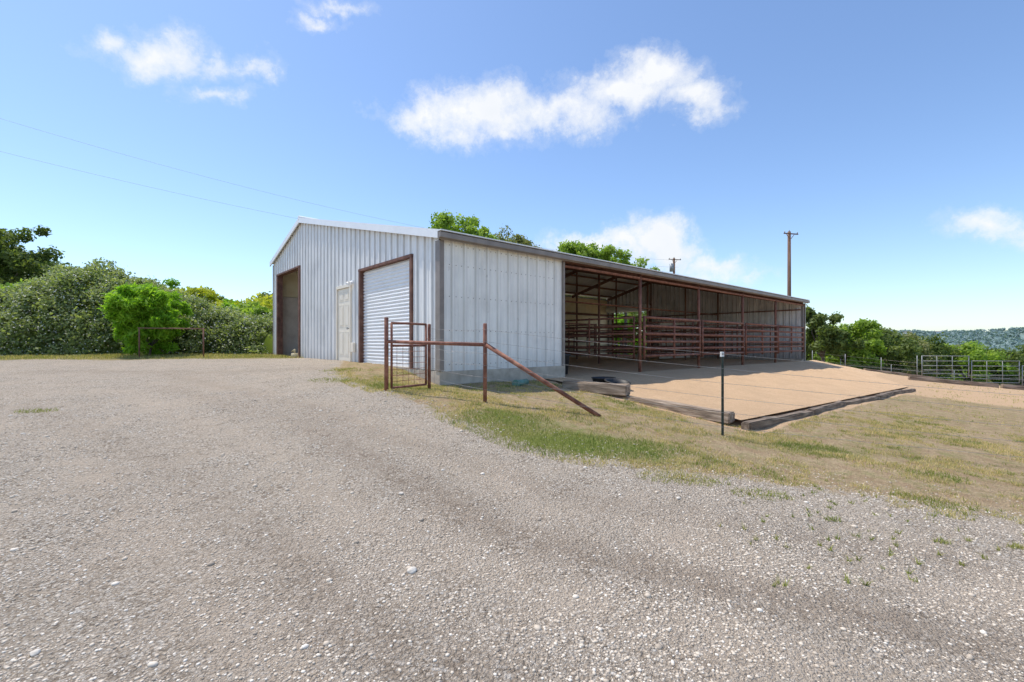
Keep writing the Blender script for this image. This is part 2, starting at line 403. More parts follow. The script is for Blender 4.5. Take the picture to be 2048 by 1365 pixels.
# ---------------------------------------------------------------- loose gravel
bm=bmesh.new(); bmesh.ops.create_icosphere(bm,subdivisions=1,radius=1)
IV=np.array([v.co[:] for v in bm.verts]); IF=np.array([[v.index for v in f.verts] for f in bm.faces]); bm.free()
ns=52000
yy=1.2+6.5*rng.random(ns*2)**1.35; xx=(rng.random(ns*2)*2-1)*yy*1.2
sdd=sdist(xx,yy)
tk_=np.minimum(segd(xx,yy,T1),segd(xx,yy,T2))
cl=np.array([mnoise.noise(Vector((a*.9,b_*.9,3.)))+.5*mnoise.noise(Vector((a*3,b_*3,1.))) for a,b_ in zip(xx,yy)])
keep=((sdd<.15)|((sdd<.8)&(rng.random(ns*2)<.3)))&(rng.random(ns*2)<np.where(tk_<.18,.35,1)*(.62+1.0*cl))
xx,yy=xx[keep][:ns],yy[keep][:ns]; k=len(xx); zz=G(xx,yy)
sz=(.0030+.0072*rng.random(k)**2.3)*(1+.05*yy); bigm=rng.random(k)<.012; sz=np.where(bigm,sz*2.1,sz)
sc3=np.stack([sz*(.8+.5*rng.random(k)),sz*(.7+.4*rng.random(k)),sz*(.4+.3*rng.random(k))],-1)
th=rng.random(k)*6.28; jit=1+.22*(rng.random((k,12,3))-.5)
VV=IV[None]*jit*sc3[:,None]
ct,st_=np.cos(th)[:,None],np.sin(th)[:,None]
VX=VV[...,0]*ct-VV[...,1]*st_+xx[:,None]; VY=VV[...,0]*st_+VV[...,1]*ct+yy[:,None]; VZ=VV[...,2]+(zz+sc3[:,2]*.2)[:,None]
VV=np.stack([VX,VY,VZ],-1).reshape(-1,3); FF=(IF[None]+(np.arange(k)*12)[:,None,None]).reshape(-1,3)
m,nt,b=newmat('pebble')
c=ramp(nt,attr(nt,'tint'),[(0,(.21,.17,.13)),(.2,(.40,.325,.245)),(.5,(.60,.505,.395)),(.8,(.72,.625,.50)),(1,(.90,.84,.74))])
L(nt,mix(nt,.3,c,ramp(nt,noise(nt,coords(nt),90,4),[(.3,(.38,.31,.235)),(.7,(.74,.645,.52))])),b.inputs['Base Color'])
b.inputs['Roughness'].default_value=.85
me=mesh_np('gravel',VV,FF,[m],tint=np.repeat(rng.random(k),12))
obj('gravel',me,kind='stuff',label='loose pale pebbles scattered over the gravel drive',category='gravel')

def rock(x,y,r,seed):
    bm=bmesh.new(); bmesh.ops.create_icosphere(bm,subdivisions=3,radius=1)
    for v in bm.verts:
        v.co*=1+.25*mnoise.noise(v.co*1.3+Vector((seed,0,0))); v.co.x*=r;v.co.y*=r*.8;v.co.z*=r*.55
    me=bpy.data.meshes.new('rock'); bm.to_mesh(me); bm.free()
    me.materials.append(MR); me.polygons.foreach_set('use_smooth',[True]*len(me.polygons))
    obj('rock',me,None,(x,y,g(x,y)+r*.25),seed,label='small pale limestone rock lying on the gravel',category='rock',group='rocks on the drive')
MR=mat_noise('limestone',(.52,.46,.38),(.75,.70,.62),14,.9,bs=.4)
rock(-.62,2.82,.032,1); rock(-2.2,2.1,.022,2); rock(-.95,3.9,.024,3); rock(1.5,4.1,.024,4)

# ---------------------------------------------------------------- grass blades
def blades(pts,hmin,hmax,w,lean=.5):
    k=len(pts); h=hmin+(hmax-hmin)*rng.random(k)**1.5; th=rng.random(k)*6.28
    d=np.stack([np.cos(th),np.sin(th),0*th],-1); p2=rng.random(k)*6.28
    ln=np.stack([np.cos(p2),np.sin(p2),0*th],-1)*(h*lean*rng.random(k)*1.4)[:,None]
    up=np.array([0,0,1.]); ww=w*(.7+.6*rng.random(k))
    a=pts-d*ww[:,None]; b_=pts+d*ww[:,None]
    mid=pts+up*(h*.6)[:,None]+ln*.35; c_=mid-d*(ww*.6)[:,None]; e=mid+d*(ww*.6)[:,None]
    tip=pts+up*(h)[:,None]+ln
    V=np.stack([a,b_,e,c_,tip],1).reshape(-1,3); i=np.arange(k)*5
    F1=np.stack([i,i+1,i+2],-1);F2=np.stack([i,i+2,i+3],-1);F3=np.stack([i+3,i+2,i+4],-1)
    return V,np.concatenate([F1,F2,F3])
def sample_grass(n_,xr,yr,thr,soft=.12):
    x=xr[0]+(xr[1]-xr[0])*rng.random(n_); y=yr[0]+(yr[1]-yr[0])*rng.random(n_)
    s_=sdist(x,y); dx,dy=x-BX,y-BY; t=CA*dx+SA*dy; u=SA*dx-CA*dy
    ok=(s_>-.25-.6*ss(1,3.5,x))&~((u<.05)&(t>-.02))&~((t>2.9)&(u<5.05)&(t<24))&(np.abs(x)<y*1.2)
    x,y,s_=x[ok],y[ok],s_[ok]
    nz=np.array([mnoise.noise(Vector((a*1.1,c_*1.1,0)))+.7*mnoise.noise(Vector((a*4,c_*4,5)))+.5*mnoise.noise(Vector((a*11,c_*11,9))) for a,c_ in zip(x,y)])
    gg=greenf(x,y)
    ok=(nz+gg*1.4+np.clip(s_-.2*(x>2),-.8,0)*.8)>thr+rng.random(len(x))*soft*3
    return x[ok],y[ok],gg[ok],nz[ok]
x,y,gg,nz=sample_grass(380000,(-5,10),(3.6,10.5),-.12,.16)
pts=np.c_[x,y,G(x,y)-.004]
V,Fb=blades(pts,.010,.055,.0035,.9)
rr_=rng.random(len(x)); gp=np.array([mnoise.noise(Vector((a*1.6,c_*2.6,40)))+.5*mnoise.noise(Vector((a*5,c_*5,20))) for a,c_ in zip(x,y)])
tint=np.clip(np.where(gg>.3,.0+.45*rng.random(len(x)),np.where((rr_<.16)|(gp>.26),.15+.35*rng.random(len(x)),.68+.4*rng.random(len(x))))-.1*np.clip(nz,-.5,.6),0,1)
me=mesh_np('grass',V,Fb,[M['grass']],tint=np.repeat(tint,5))
obj('grass',me,kind='stuff',label='short patchy green and straw coloured grass beside the drive',category='grass')
x,y,gg,nz=sample_grass(100000,(-2,30),(9,32),.05)
pts=np.c_[x,y,G(x,y)-.004]
V,Fb=blades(pts,.02,.07,.008,.9)
me=mesh_np('dry_grass',V,Fb,[M['grass']],tint=np.repeat(np.clip(.5+.5*rng.random(len(x)),0,1),5))
obj('dry_grass',me,kind='stuff',label='sparse dry grass over the paddock',category='grass')
x=-24+17*rng.random(36000); y=15.2+4*rng.random(36000)+.4*np.sin(x*1.3)
dx,dy=x-BX,y-BY; t=CA*dx+SA*dy; ok=(t<-.1)&(rng.random(len(x))<ss(15.0,16.8,y)); x,y=x[ok],y[ok]
V,Fb=blades(np.c_[x,y,G(x,y)-.004],.03,.11,.008,.8)
me=mesh_np('verge_grass',V,Fb,[M['grass']],tint=np.repeat(.25+.7*rng.random(len(x)),5))
obj('verge_grass',me,kind='stuff',label='green grass verge along the flowering hedge',category='grass')
wp=[]
for i in range(85):
    yv=2.8+2.2*random.random(); xv=yv*(random.uniform(.45,1.15))
    r=random.uniform(.008,.03); k=random.randint(4,16)
    for j in range(k):
        a=random.random()*6.28; q=r*random.random(); wp.append((xv+q*math.cos(a),yv+q*math.sin(a)))
for (cx,cy,r,k) in [(3.95,3.55,.06,90),(3.4,3.6,.05,60),(2.75,3.9,.05,50),(-6.9,6.6,.22,260),(-3.1,8.6,.5,900),(-3.6,9.9,.4,500),(2.4,4.35,.22,300),(1.7,4.6,.3,600)]:
    for j in range(k):
        a=random.random()*6.28; q=r*random.random()**.6; wp.append((cx+q*math.cos(a)*1.5,cy+q*math.sin(a)*.6))
wp=np.array(wp); V,Fb=blades(np.c_[wp,G(wp[:,0],wp[:,1])-.003],.012,.055,.0035,1.2)
me=mesh_np('weeds',V,Fb,[M['grass']],tint=np.repeat(.15+.4*rng.random(len(wp)),5))
obj('weeds',me,kind='stuff',label='small green weeds growing up through gravel',category='weeds')

# ---------------------------------------------------------------- barn
LEN,WID=22.2,12.6; RIDGE=8.87; ZE=3.70; ZR=5.76; ZL=4.76; ZB=.94
def roofz(s):
    return ZE+(ZR-ZE)*s/RIDGE if s<=RIDGE else ZR+(ZL-ZR)*(s-RIDGE)/(WID-RIDGE)
barn=empty('barn',(BX,BY,0),ANG,label='pale corrugated metal barn with open stalls and roller door',category='barn')
def part(name,mb,mat,parent=None,smooth=False,bevel=0,**p):
    return obj(name,mb.mesh(name,mat,smooth,bevel),parent or barn,**p)
mb=MB(); rz=lambda s: roofz(s)-.02
ribbed(mb,'y',[(0,1.1,ZB,rz),(1.1,3.95,3.42,rz),(3.95,4.5,ZB,rz),(4.5,5.58,3.12,rz),(5.58,9.1,ZB,rz),(9.1,12.05,4.2,rz),(12.05,WID,ZB,rz)],0,depth=.035)
part('gable_wall',mb,M['gable'])
mb=MB(); ribbed(mb,'x',[(0,3.63,ZB-.02,ZE-.1)],0,sign=-1,depth=.032)
for zr in (1.05,1.75,2.45,3.1,3.5):
    for i in range(int(3.5/.305)):
        xx_=.15+i*.305
        for dd_ in (-.07,.07): mb.box((xx_+dd_-.007,-.010,zr-.007),(xx_+dd_+.007,0.0,zr+.007),1)
part('side_wall',mb,[M['side'],M['taupe']])
mb=MB(); ribbed(mb,'x',[(0,LEN,.5,ZL-.1)],WID,sign=1)
part('rear_wall',mb,M['roofm'],label='corrugated rear wall')
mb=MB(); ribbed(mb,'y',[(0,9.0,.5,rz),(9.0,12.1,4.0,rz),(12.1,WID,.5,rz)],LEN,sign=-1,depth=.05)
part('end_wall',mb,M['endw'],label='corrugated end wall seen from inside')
mb=MB()
for i in range(18):
    a=.1+i*1.22
    if a+1.2>LEN-.1: break
    mb.box((a,WID-.10,3.4),(a+1.205,WID-.06,ZL-.2),0)
    mb.box((a,WID-.13,.66),(a+1.205,WID-.09,3.38),1 if a<12 else 0)
part('inner_lining',mb,[M['cream'],M['board']],label='cream and brown inner wall panels')
part('partition',MB().box((3.60,.02,.66),(3.66,RIDGE,3.6)),M['inner'])
part('partition',MB().box((16.6,5.0,.66),(19.8,5.06,2.6)),M['conc'],label='low beige stall partition')
part('partition',MB().box((12,8.9,.6),(12.08,12.4,2.3)),M['conc'],label='low beige stall partition')
mb=MB(); 
mb.box((.02,.02,.2),(3.66,WID-.02,ZB-.003)); mb.box((-.03,-.03,.15),(3.70,.15,ZB-.02)); mb.box((-.03,.16,.15),(.15,1.08,ZB-.02)); mb.box((-.03,1.09,.15),(.15,3.96,ZB+.01)); mb.box((-.02,3.97,.15),(.15,WID,ZB-.03)); mb.box((LEN-.2,0,0),(LEN+.02,WID,.66))
mb.box((3.7,WID-.1,.1),(LEN-.2,WID+.03,.66))
part('foundation',mb,M['conc'])
mb=MB()
for (s0,s1) in ((-.12,RIDGE),(RIDGE,WID+.12)):
    f=lambda s:(ZE+(ZR-ZE)*s/RIDGE) if s0<0 else ZR+(ZL-ZR)*(s-RIDGE)/(WID-RIDGE)
    a,b_=f(s0),f(s1)
    mb.prism([(-.1,s0,a),(LEN+.1,s0,a),(LEN+.1,s1,b_),(-.1,s1,b_)],(0,0,.035))
    x_=0.
    while x_<LEN:
        mb.prism([(x_,s0,a+.036),(x_+.05,s0,a+.036),(x_+.05,s1,b_+.036),(x_,s1,b_+.036)],(0,0,.03)); x_+=.305
part('roof',mb,M['roofm'],label='low pitched ribbed metal roof')
for (s0,s1,a,b_) in ((-.13,RIDGE-.001,ZE-.03,ZR),(RIDGE+.001,WID+.13,ZR,ZL-.035)):
    for xo in (-.135,LEN+.101):
        part('roof_trim',MB().prism([(xo,s0,a-.1),(xo,s1,b_-.1),(xo,s1,b_+.075),(xo,s0,a+.075)],(.034,0,0)),M['trimw'])
part('ridge_cap',MB().tube([(-.14,RIDGE,ZR+.07),(LEN+.14,RIDGE,ZR+.07)],.07,8),M['trimw'],smooth=True)
mb=MB()
mb.box((-.14,-.175,ZE-.145),(LEN+.14,-.125,ZE+.0)); mb.box((-.14,-.24,ZE-.125),(LEN+.14,-.178,ZE-.02))
part('gutter',mb,M['taupe'],bevel=.004)
part('drip_edge',MB().box((-.14,-.25,ZE+.004),(LEN+.14,-.12,ZE+.028)),M['trimw'])
part('corner_trim',MB().prism([(-.045,-.06,ZB-.01),(.06,-.06,ZB-.01),(.06,-.035,ZB-.01),(-.03,-.035,ZB-.01),(-.03,.11,ZB-.01),(-.045,.11,ZB-.01)],(0,0,ZE-.13-ZB)),M['taupe'])
part('corner_trim',MB().box((3.6,-.06,ZB-.02),(3.66,.02,ZE-.14)),M['taupe'])
part('corner_trim',MB().box((LEN-.03,-.07,.55),(LEN+.07,.1,ZE-.14)),M['taupe'])
part('corner_trim',MB().box((-.045,WID-.06,ZB),(-.03,WID+.03,ZL-.1)),M['taupe'])
def oframe(y0,y1,zt,w=.08,name='door_frame',parent=None):
    mb=MB(); mb.box((-.045,y0-.01,ZB),(.16,y0+w,zt)); mb.box((-.045,y1-w,ZB),(.16,y1+.01,zt)); mb.box((-.05,y0-.015,zt-.02),(.16,y1+.015,zt+.04))
    return part(name,mb,M['frame'],parent)
rd=empty('roller_door',(0,0,0)); rd.parent=barn; 
oframe(1.1,3.95,3.41,.085,'frame',rd)
mb=MB(); z=ZB+.06; prof=[]
while z<3.36:
    prof+=[(.085,z),(.06,z+.015),(.055,z+.04),(.062,z+.062),(.085,z+.078)]; z+=.085
prof.append((.085,3.39))
n0=len(mb.v)
for (x_,z_) in prof: mb.v+=[(x_,1.18,z_),(x_,3.87,z_)]
for i in range(len(prof)-1):
    q=n0+2*i; mb.f.append((q,q+1,q+3,q+2)); mb.mi.append(0)
mb.box((.05,1.19,ZB+.012),(.09,3.86,ZB+.06))
part('slat_curtain',mb,M['white'],rd,label='white ribbed roll-up door, closed')
part('latch',MB().box((.03,2.4,1.35),(.052,2.6,1.40)),M['galv'],rd)
ed=empty('entry_door',(0,0,0)); ed.parent=barn
mb=MB(); mb.box((-.05,4.5,ZB),(.1,4.57,3.10)); mb.box((-.05,5.51,ZB),(.1,5.58,3.10)); mb.box((-.052,4.5,3.05),(.1,5.58,3.13))
part('frame',mb,M['creamd'],ed)
mb=MB(); mb.box((-.01,4.58,ZB+.03),(.04,5.50,3.04))
for (a,b_,c_,d) in [(4.66,5.0,2.68,2.95),(5.08,5.42,2.68,2.95),(4.66,5.0,1.95,2.58),(5.08,5.42,1.95,2.58),(4.66,5.0,1.12,1.82),(5.08,5.42,1.12,1.82)]:
    mb.box((-.016,a,c_),(-.008,a+.02,d)); mb.box((-.016,b_-.02,c_),(-.008,b_,d)); mb.box((-.016,a+.02,c_),(-.008,b_-.02,c_+.02)); mb.box((-.016,a+.02,d-.02),(-.008,b_-.02,d))
    mb.box((-.02,a+.05,c_+.05),(-.008,b_-.05,d-.05))
part('panel',mb,M['creamd'],ed,label='cream six panel door')
mb=MB(); mb.tube([(-.01,4.65,1.9),(-.06,4.65,1.9)],.018,10); mb.tube([(-.06,4.65,1.9),(-.085,4.65,1.9)],.032,10)
part('handle',mb,M['galv'],ed,smooth=True)
wl=MB(); wl.box((-.07,4.28,3.08),(-.03,4.42,3.2)); wl.tube([(-.07,4.31,3.15),(-.16,4.27,3.1)],[.03,.055],10); wl.tube([(-.07,4.39,3.15),(-.16,4.43,3.1)],[.03,.055],10)
part('wall_light',wl,M['white'])
part('meter_box',MB().box((-.09,4.2,1.25),(-.03,4.38,1.5)),M['creamd'],bevel=.006)
oframe(9.1,12.05,4.18,.12,'door_frame')
mb=MB(); mb.box((LEN-.1,9.0,.6),(LEN+.02,9.12,4)); mb.box((LEN-.1,11.98,.6),(LEN+.02,12.1,4)); mb.box((LEN-.1,9.0,3.96),(LEN+.03,12.1,4.1))
part('door_frame',mb,M['frame'])
part('rolled_door',MB().tube([(LEN-.45,8.9,3.85),(LEN-.45,12.2,3.85)],.24,14),M['white'],smooth=True)
PT=[3.68,7.1,10.8,14.55,18.2,22.05]
for i,t in enumerate(PT[1:-1]):
    part('post',MB().tube([(t,0,.45),(t,0,ZE-.1)],.05,10),M['rust'],smooth=True)
for t in PT[1:]:
    for s_ in (4.4,8.87):
        part('post',MB().tube([(t-.05,s_,.45),(t-.05,s_,roofz(s_)-.2)],.05,8),M['rustdk'],smooth=True)
for t in [.15]+PT:
    mb=MB(); tt_=min(t,LEN-.12)
    mb.prism([(tt_-.04,.02,ZE-.26),(tt_-.04,RIDGE,ZR-.3),(tt_-.04,RIDGE,ZR-.13),(tt_-.04,.02,ZE-.09)],(.08,0,0))
    mb.prism([(tt_-.04,RIDGE+.002,ZR-.3),(tt_-.04,WID-.15,ZL-.26),(tt_-.04,WID-.15,ZL-.09),(tt_-.04,RIDGE+.002,ZR-.13)],(.08,0,0))
    part('rafter',mb,M['rustdk'])
for s_ in (.25,1.45,2.65,3.85,5.05,6.25,7.45,8.6,9.8,11.,12.2):
    zz_=roofz(s_)
    part('purlin',MB().box((.05,s_-.025,zz_-.115),(LEN-.02,s_+.025,zz_-.02)),M['rustdk'])
part('header_pipe',MB().tube([(3.66,0.0,ZE-.24),(LEN-.05,0.0,ZE-.24)],.035,8),M['rust'],smooth=True)
for s_ in (4.4,8.87): part('header_pipe',MB().tube([(3.7,s_,3.15),(LEN-.15,s_,3.15)],.035,8),M['rust'],smooth=True)
for z_ in (1.4,2.3,3.2): part('girt',MB().box((LEN-.14,.12,z_),(LEN-.06,8.9,z_+.06)),M['rustdk'])
for z_ in (2.2,3.39): part('girt',MB().box((3.7,WID-.2,z_),(LEN-.15,WID-.14,z_+.07)),M['rustdk'])

def panel_mesh(ln,r=.03):
    mb=MB()
    for i,z_ in enumerate((.5,.72,.94,1.18,1.42,1.68)): mb.tube([(.06,0,z_),(ln-.06,0,z_)],r,8)
    for x_ in (.06,ln/2,ln-.06): mb.tube([(x_,0,.4),(x_,0,1.72)],r,8)
    return mb.mesh('stall_panel',M['rust'],True)
PM=panel_mesh(3.62); PF=panel_mesh(3.62,.04)
def sp(t,s,rot,me=PM):
    x_,y_=ts2w(t,s); obj('stall_panel',me,None,(x_,y_,.60),ANG+rot,label='rusty horizontal pipe stall panel inside barn',category='stall panel',group='pipe stall panels in the barn')
for t in PT[1:5]: sp(t+.02,-.10,0,PF)
for t in PT[:5]: sp(t+.02,4.5,0)
for t in PT[1:5]: sp(t,.15,math.pi/2)
for t in PT[1:5]: sp(t,4.62,math.pi/2)
sp(PT[0]+.02,8.95,0); sp(PT[1]+.02,8.95,0); sp(PT[2],8.95,0)
def lathe(prof,seg,mat,name):
    mb=MB()
    for (r,z_) in prof:
        for j in range(seg):
            a=2*math.pi*j/seg; mb.v.append((r*math.cos(a),r*math.sin(a),z_))
    for i in range(len(prof)-1):
        for j in range(seg):
            a=i*seg+j; b_=i*seg+(j+1)%seg; mb.f.append((a,b_,b_+seg,a+seg)); mb.mi.append(0)
    mb.f.append(tuple(range(seg))); mb.mi.append(0)
    return mb.mesh(name,mat,True)
tub=lathe([(.22,0),(.27,.5),(.30,.52),(.30,.56),(.26,.56),(.24,.5),(.2,.05)],20,M['black'],'water_tub')
x_,y_=ts2w(4.4,.8); obj('water_tub',tub,None,(x_,y_,.63),0,label='black plastic water tub in the stall',category='tub')
# ---------------------------------------------------------------- ties
def tie(x0,y0,x1,y1,z0,z1,h=.19,w=.21,mat='tie',lab='weathered railroad tie edging the sand pad'):
    ln=math.dist((x0,y0),(x1,y1)); bm=bmesh.new(); nseg=14
    bmesh.ops.create_cube(bm,size=1)
    for v in bm.verts: v.co.x*=ln; v.co.y*=w; v.co.z*=h
    for i in range(1,nseg):
        bmesh.ops.bisect_plane(bm,geom=bm.verts[:]+bm.edges[:]+bm.faces[:],plane_co=(-ln/2+ln*i/nseg,0,0),plane_no=(1,0,0))
    bmesh.ops.bevel(bm,geom=[e for e in bm.edges if e.calc_face_angle(0)>1],offset=.018,segments=2,affect='EDGES')
    sd=random.random()*50
    for v in bm.verts:
        q=Vector((v.co.x*2.2,v.co.y*9,v.co.z*9+sd)); v.co.y+=.026*mnoise.noise(q); v.co.z+=.026*mnoise.noise(q+Vector((5,5,5)))
    me=bpy.data.meshes.new('railroad_tie'); bm.to_mesh(me); bm.free(); me.materials.append(M[mat])
    o=obj('railroad_tie',me,None,((x0+x1)/2,(y0+y1)/2,(z0+z1)/2-h/2),math.atan2(y1-y0,x1-x0),label=lab,category='railroad tie',group='railroad ties around the sand pad')
    o.rotation_euler.y=-math.atan2(z1-z0,ln)
def tu(t,u): return ts2w(t,-u)
a=tu(2.85,4.55); b_=tu(2.95,1.75); tie(*a,*b_,.33,.45,.18,.22)
a=tu(2.93,2.45); b_=tu(2.55,1.05); tie(*a,*b_,.64,.67,.22,.26,lab='short weathered tie block stacked beside the pad')
a=tu(2.75,1.7); b_=tu(1.6,.5); tie(*a,*b_,.48,.56,.16,.2)
tcur=2.75; uo=[4.80,4.92,4.78,4.95,4.80,4.97]; dzs=[.01,.04,.0,.045,.01]
for i in range(5):
    t1=tcur+2.85+.1*(i%2)
    a=tu(tcur,uo[i]); b_=tu(t1,uo[i+1]); tie(*a,*b_,float(padz(tcur,4.8))+dzs[i],float(padz(t1,4.8))+.025,.24,.15,'tiedk','weathered railroad tie along the long edge of the pad'); tcur=t1+.02
for (xa,ya,xb,yb) in [(19.5,25.2,23.2,25.0),(17.6,20.2,20.5,19.2),(20.6,19.15,22.5,18.6)]:
    tie(xa,ya,xb,yb,g(xa,ya)+.17,g(xb,yb)+.17,.22,.2,lab='weathered railroad tie lying on spilled sand')
pan=lathe([(.24,0),(.27,.12),(.29,.13),(.29,.15),(.26,.15),(.23,.02)],18,M['black'],'feed_pan')
x_,y_=tu(3.75,1.2); obj('feed_pan',pan,None,(x_,y_,float(padz(3.7,1.2))+.02),0,label='black rubber feed pan lying on the sand',category='feed pan',group='feed pans')
x_,y_=tu(3.5,1.75); o=obj('feed_pan',pan,None,(x_,y_,float(padz(3.5,1.7))+.03),1,label='black rubber feed pan tipped on the sand',category='feed pan',group='feed pans'); o.rotation_euler=(.15,.1,0)
mb=MB(); mb.tube([(0,0,0),(.1,.5,0)],.07,14); mb.tube([(-.002,-.01,0),(.01,.05,0)],.085,14)
x_,y_=tu(1.55,.55); obj('drain_pipe',mb.mesh('drain_pipe',M['greenp'],True),None,(x_,y_,g(x_,y_)+.05),-.3,label='green plastic drain pipe end beside the foundation',category='pipe')
mb=MB(); mb.tube([(0,0,0),(0,0,.16)],[.13,.1],12); mb.tube([(0,0,.16),(0,0,.3)],.03,8); mb.tube([(0,0,.28),(-.12,.05,.22)],.02,8)
x_,y_=ts2w(-.25,8.9); obj('yard_hydrant',mb.mesh('yard_hydrant',M['yellow'],True),None,(x_,y_,g(x_,y_)),0,label='small yellowish yard hydrant at the gable wall',category='hydrant')

# ---------------------------------------------------------------- wire fence
fn=empty('wire_fence',(0,7,0),label='rusty pipe corner posts with barbed wire strands and brace',category='fence')
def fobj(name,mb,mat,smooth=True,**p):
    return obj(name,mb.mesh(name,mat,smooth),fn,(0,-7,0),**p)
def post(x,y,top,r=.035,name='corner_post'):
    mb=MB(); mb.tube([(x,y,g(x,y)-.1),(x,y,top),(x,y,top+.01)],[r,r,r*.7],12); return fobj(name,mb,M['rust'])
post(-2.07,7.5,EYE+.41); post(-.415,7.0,EYE+.29,.03); post(-1.50,8.25,EYE+.33,.03,'gate_post')
fobj('rail',MB().tube([(-2.07,7.5,EYE+.02),(-.415,7.0,EYE-.03)],.03,10),M['rust'])
fobj('brace',MB().tube([(-.40,6.98,EYE-.03),(1.33,6.88,g(1.33,6.88)+.0)],.034,10),M['rust'])
def tpost(x,y,h):
    z=g(x,y); mb=MB(); mb.box((x-.018,y-.004,z-.2),(x+.018,y+.004,z+h)); mb.box((x-.004,y+.0045,z-.2),(x+.004,y+.035,z+h))
    for i in range(int(h/.06)): mb.box((x-.008,y-.011,z+.05+i*.06),(x+.008,y-.0045,z+.07+i*.06))
    mb.box((x-.02,y-.008,z+h-.07),(x+.02,y+.037,z+h+.002),1)
    return mb.mesh('line_post',[M['tpost'],M['tposttip']])
TX,TY=3.1,6.7
obj('line_post',tpost(TX,TY,1.23),fn,(0,-7,0),label='dark green steel post with white tip')
TX2,TY2=9.3,6.1
obj('line_post',tpost(TX2,TY2,1.23),fn,(0,-7,0),label='dark green steel post with white tip')
zt1=g(TX,TY)+1.2; zt2=g(TX2,TY2)+1.2
for i in range(6):
    d=i*.215
    mb=MB(); pts=[(-1.5,8.25,EYE+.26-d*.82),(-.415,6.96,EYE+.2-d*.85),(TX,TY-.012,zt1-d),(TX2,TY2-.012,zt2-d),(16,5.6,zt2-d-.5)]
    full=[]
    for (p,q) in zip(pts[:-1],pts[1:]):
        for k_ in range(12):
            f=k_/12; full.append((p[0]+(q[0]-p[0])*f,p[1]+(q[1]-p[1])*f,p[2]+(q[2]-p[2])*f-.02*math.sin(math.pi*f)))
    full.append(pts[-1])
    mb.tube(full,.0022,5)
    for j in range(0,len(full)-1):
        p,q=Vector(full[j]),Vector(full[j+1]); ln=(q-p).length
        for e in range(int(ln/.13)):
            c_=p.lerp(q,(e+.5)/max(1,int(ln/.13))); a_=random.random()*3
            dv=Vector((.3*math.cos(a_),.2,math.sin(a_))).normalized()*.014
            mb.tube([c_-dv,c_+dv],.0014,3)
    fobj('barbed_wire',mb,M['wire'],False)
ga=Vector((-2.0,7.56,0)); gb=Vector((-1.55,8.2,0)); gl=(gb-ga).length; gr_=math.atan2(gb.y-ga.y,gb.x-ga.x)
z0=EYE-.75; gate=empty('walk_gate',(ga.x,ga.y,z0),gr_,label='rusty pipe walk gate with wire mesh infill',category='gate')
mb=MB()
for p in ([(0,0,0),(gl,0,0)],[(0,0,1.08),(gl,0,1.08)],[(0,0,0),(0,0,1.08)],[(gl,0,0),(gl,0,1.08)],[(0,0,.7),(gl,0,.7)]): mb.tube(p,.02,8)
part('frame',mb,M['rust'],gate,smooth=True)
mb=MB()
for i in range(1,6): mb.tube([(gl*i/6,.02,0),(gl*i/6,.02,.7)],.004,4)
for i in range(1,7): mb.tube([(0,.02,.1*i),(gl,.02,.1*i)],.004,4)
part('wire_mesh',mb,M['rust'],gate)
part('latch',MB().tube([(gl,.0,.82),(gl+.06,0,.82),(gl+.06,0,.74)],.008,6),M['rust'],gate)

mb=MB(); y0=16.3
for x_ in (-13.35,-11.05): mb.tube([(x_,y0,g(x_,y0)-.05),(x_,y0,2.03)],.024,8)
mb.tube([(-13.4,y0,2.03),(-11.0,y0,2.0)],.02,8)
obj('hitching_rail',mb.mesh('hitching_rail',M['rustdk'],True),label='low rusty pipe hitching rail before the hedge',category='rail')

# ---------------------------------------------------------------- far pipe gates + paddock fence
def tubegate(x,y,rot,ln=2.6):
    o=empty('tube_gate',(x,y,g(x,y)+.12),rot,label='grey tubular steel livestock gate on the paddock edge',category='gate',group='livestock gates')
    mb=MB()
    for z_ in (.02,.24,.46,.72,1.0,1.3): mb.tube([(0,0,z_),(ln,0,z_)],.019,6)
    for x_ in (0,ln): mb.tube([(x_,0,0),(x_,0,1.32)],.02,6)
    part('frame',mb,M['galv'],o,smooth=True)
    for x_ in (ln*.33,ln*.66): part('brace',MB().tube([(x_,.03,0),(x_,.03,1.3)],.015,6),M['galv'],o,smooth=True)
for i in range(3): tubegate(24.5+i*2.72,27.2-.25*i,-.08)
for (x_,y_,h_) in [(24.3,27.3,1.4),(19.8,30,1.1),(21.6,29.5,1.1),(23.2,28.6,1.1),(26,36,1.2),(30,36,1.2),(34,35,1.2)]:
    obj('fence_post',MB().tube([(0,0,-.1),(0,0,h_)],.018,8).mesh('fence_post',M['galv'],True),None,(x_,y_,g(x_,y_)),label='short thin steel fence post at the paddock',category='fence post',group='paddock fence posts')
for line in ([(19.8,30),(21.6,29.5),(23.2,28.6),(24.3,27.3)],[(26,36),(30,36),(34,35),(44,34)]):
    for j in range(4):
        obj('fence_wire',MB().tube([(x_,y_,g(x_,y_)+.25+.24*j) for x_,y_ in line],.003,4).mesh('fence_wire',M['wire']),label='grey fence wire strung across the paddock',category='fence wire',group='paddock fence wires')

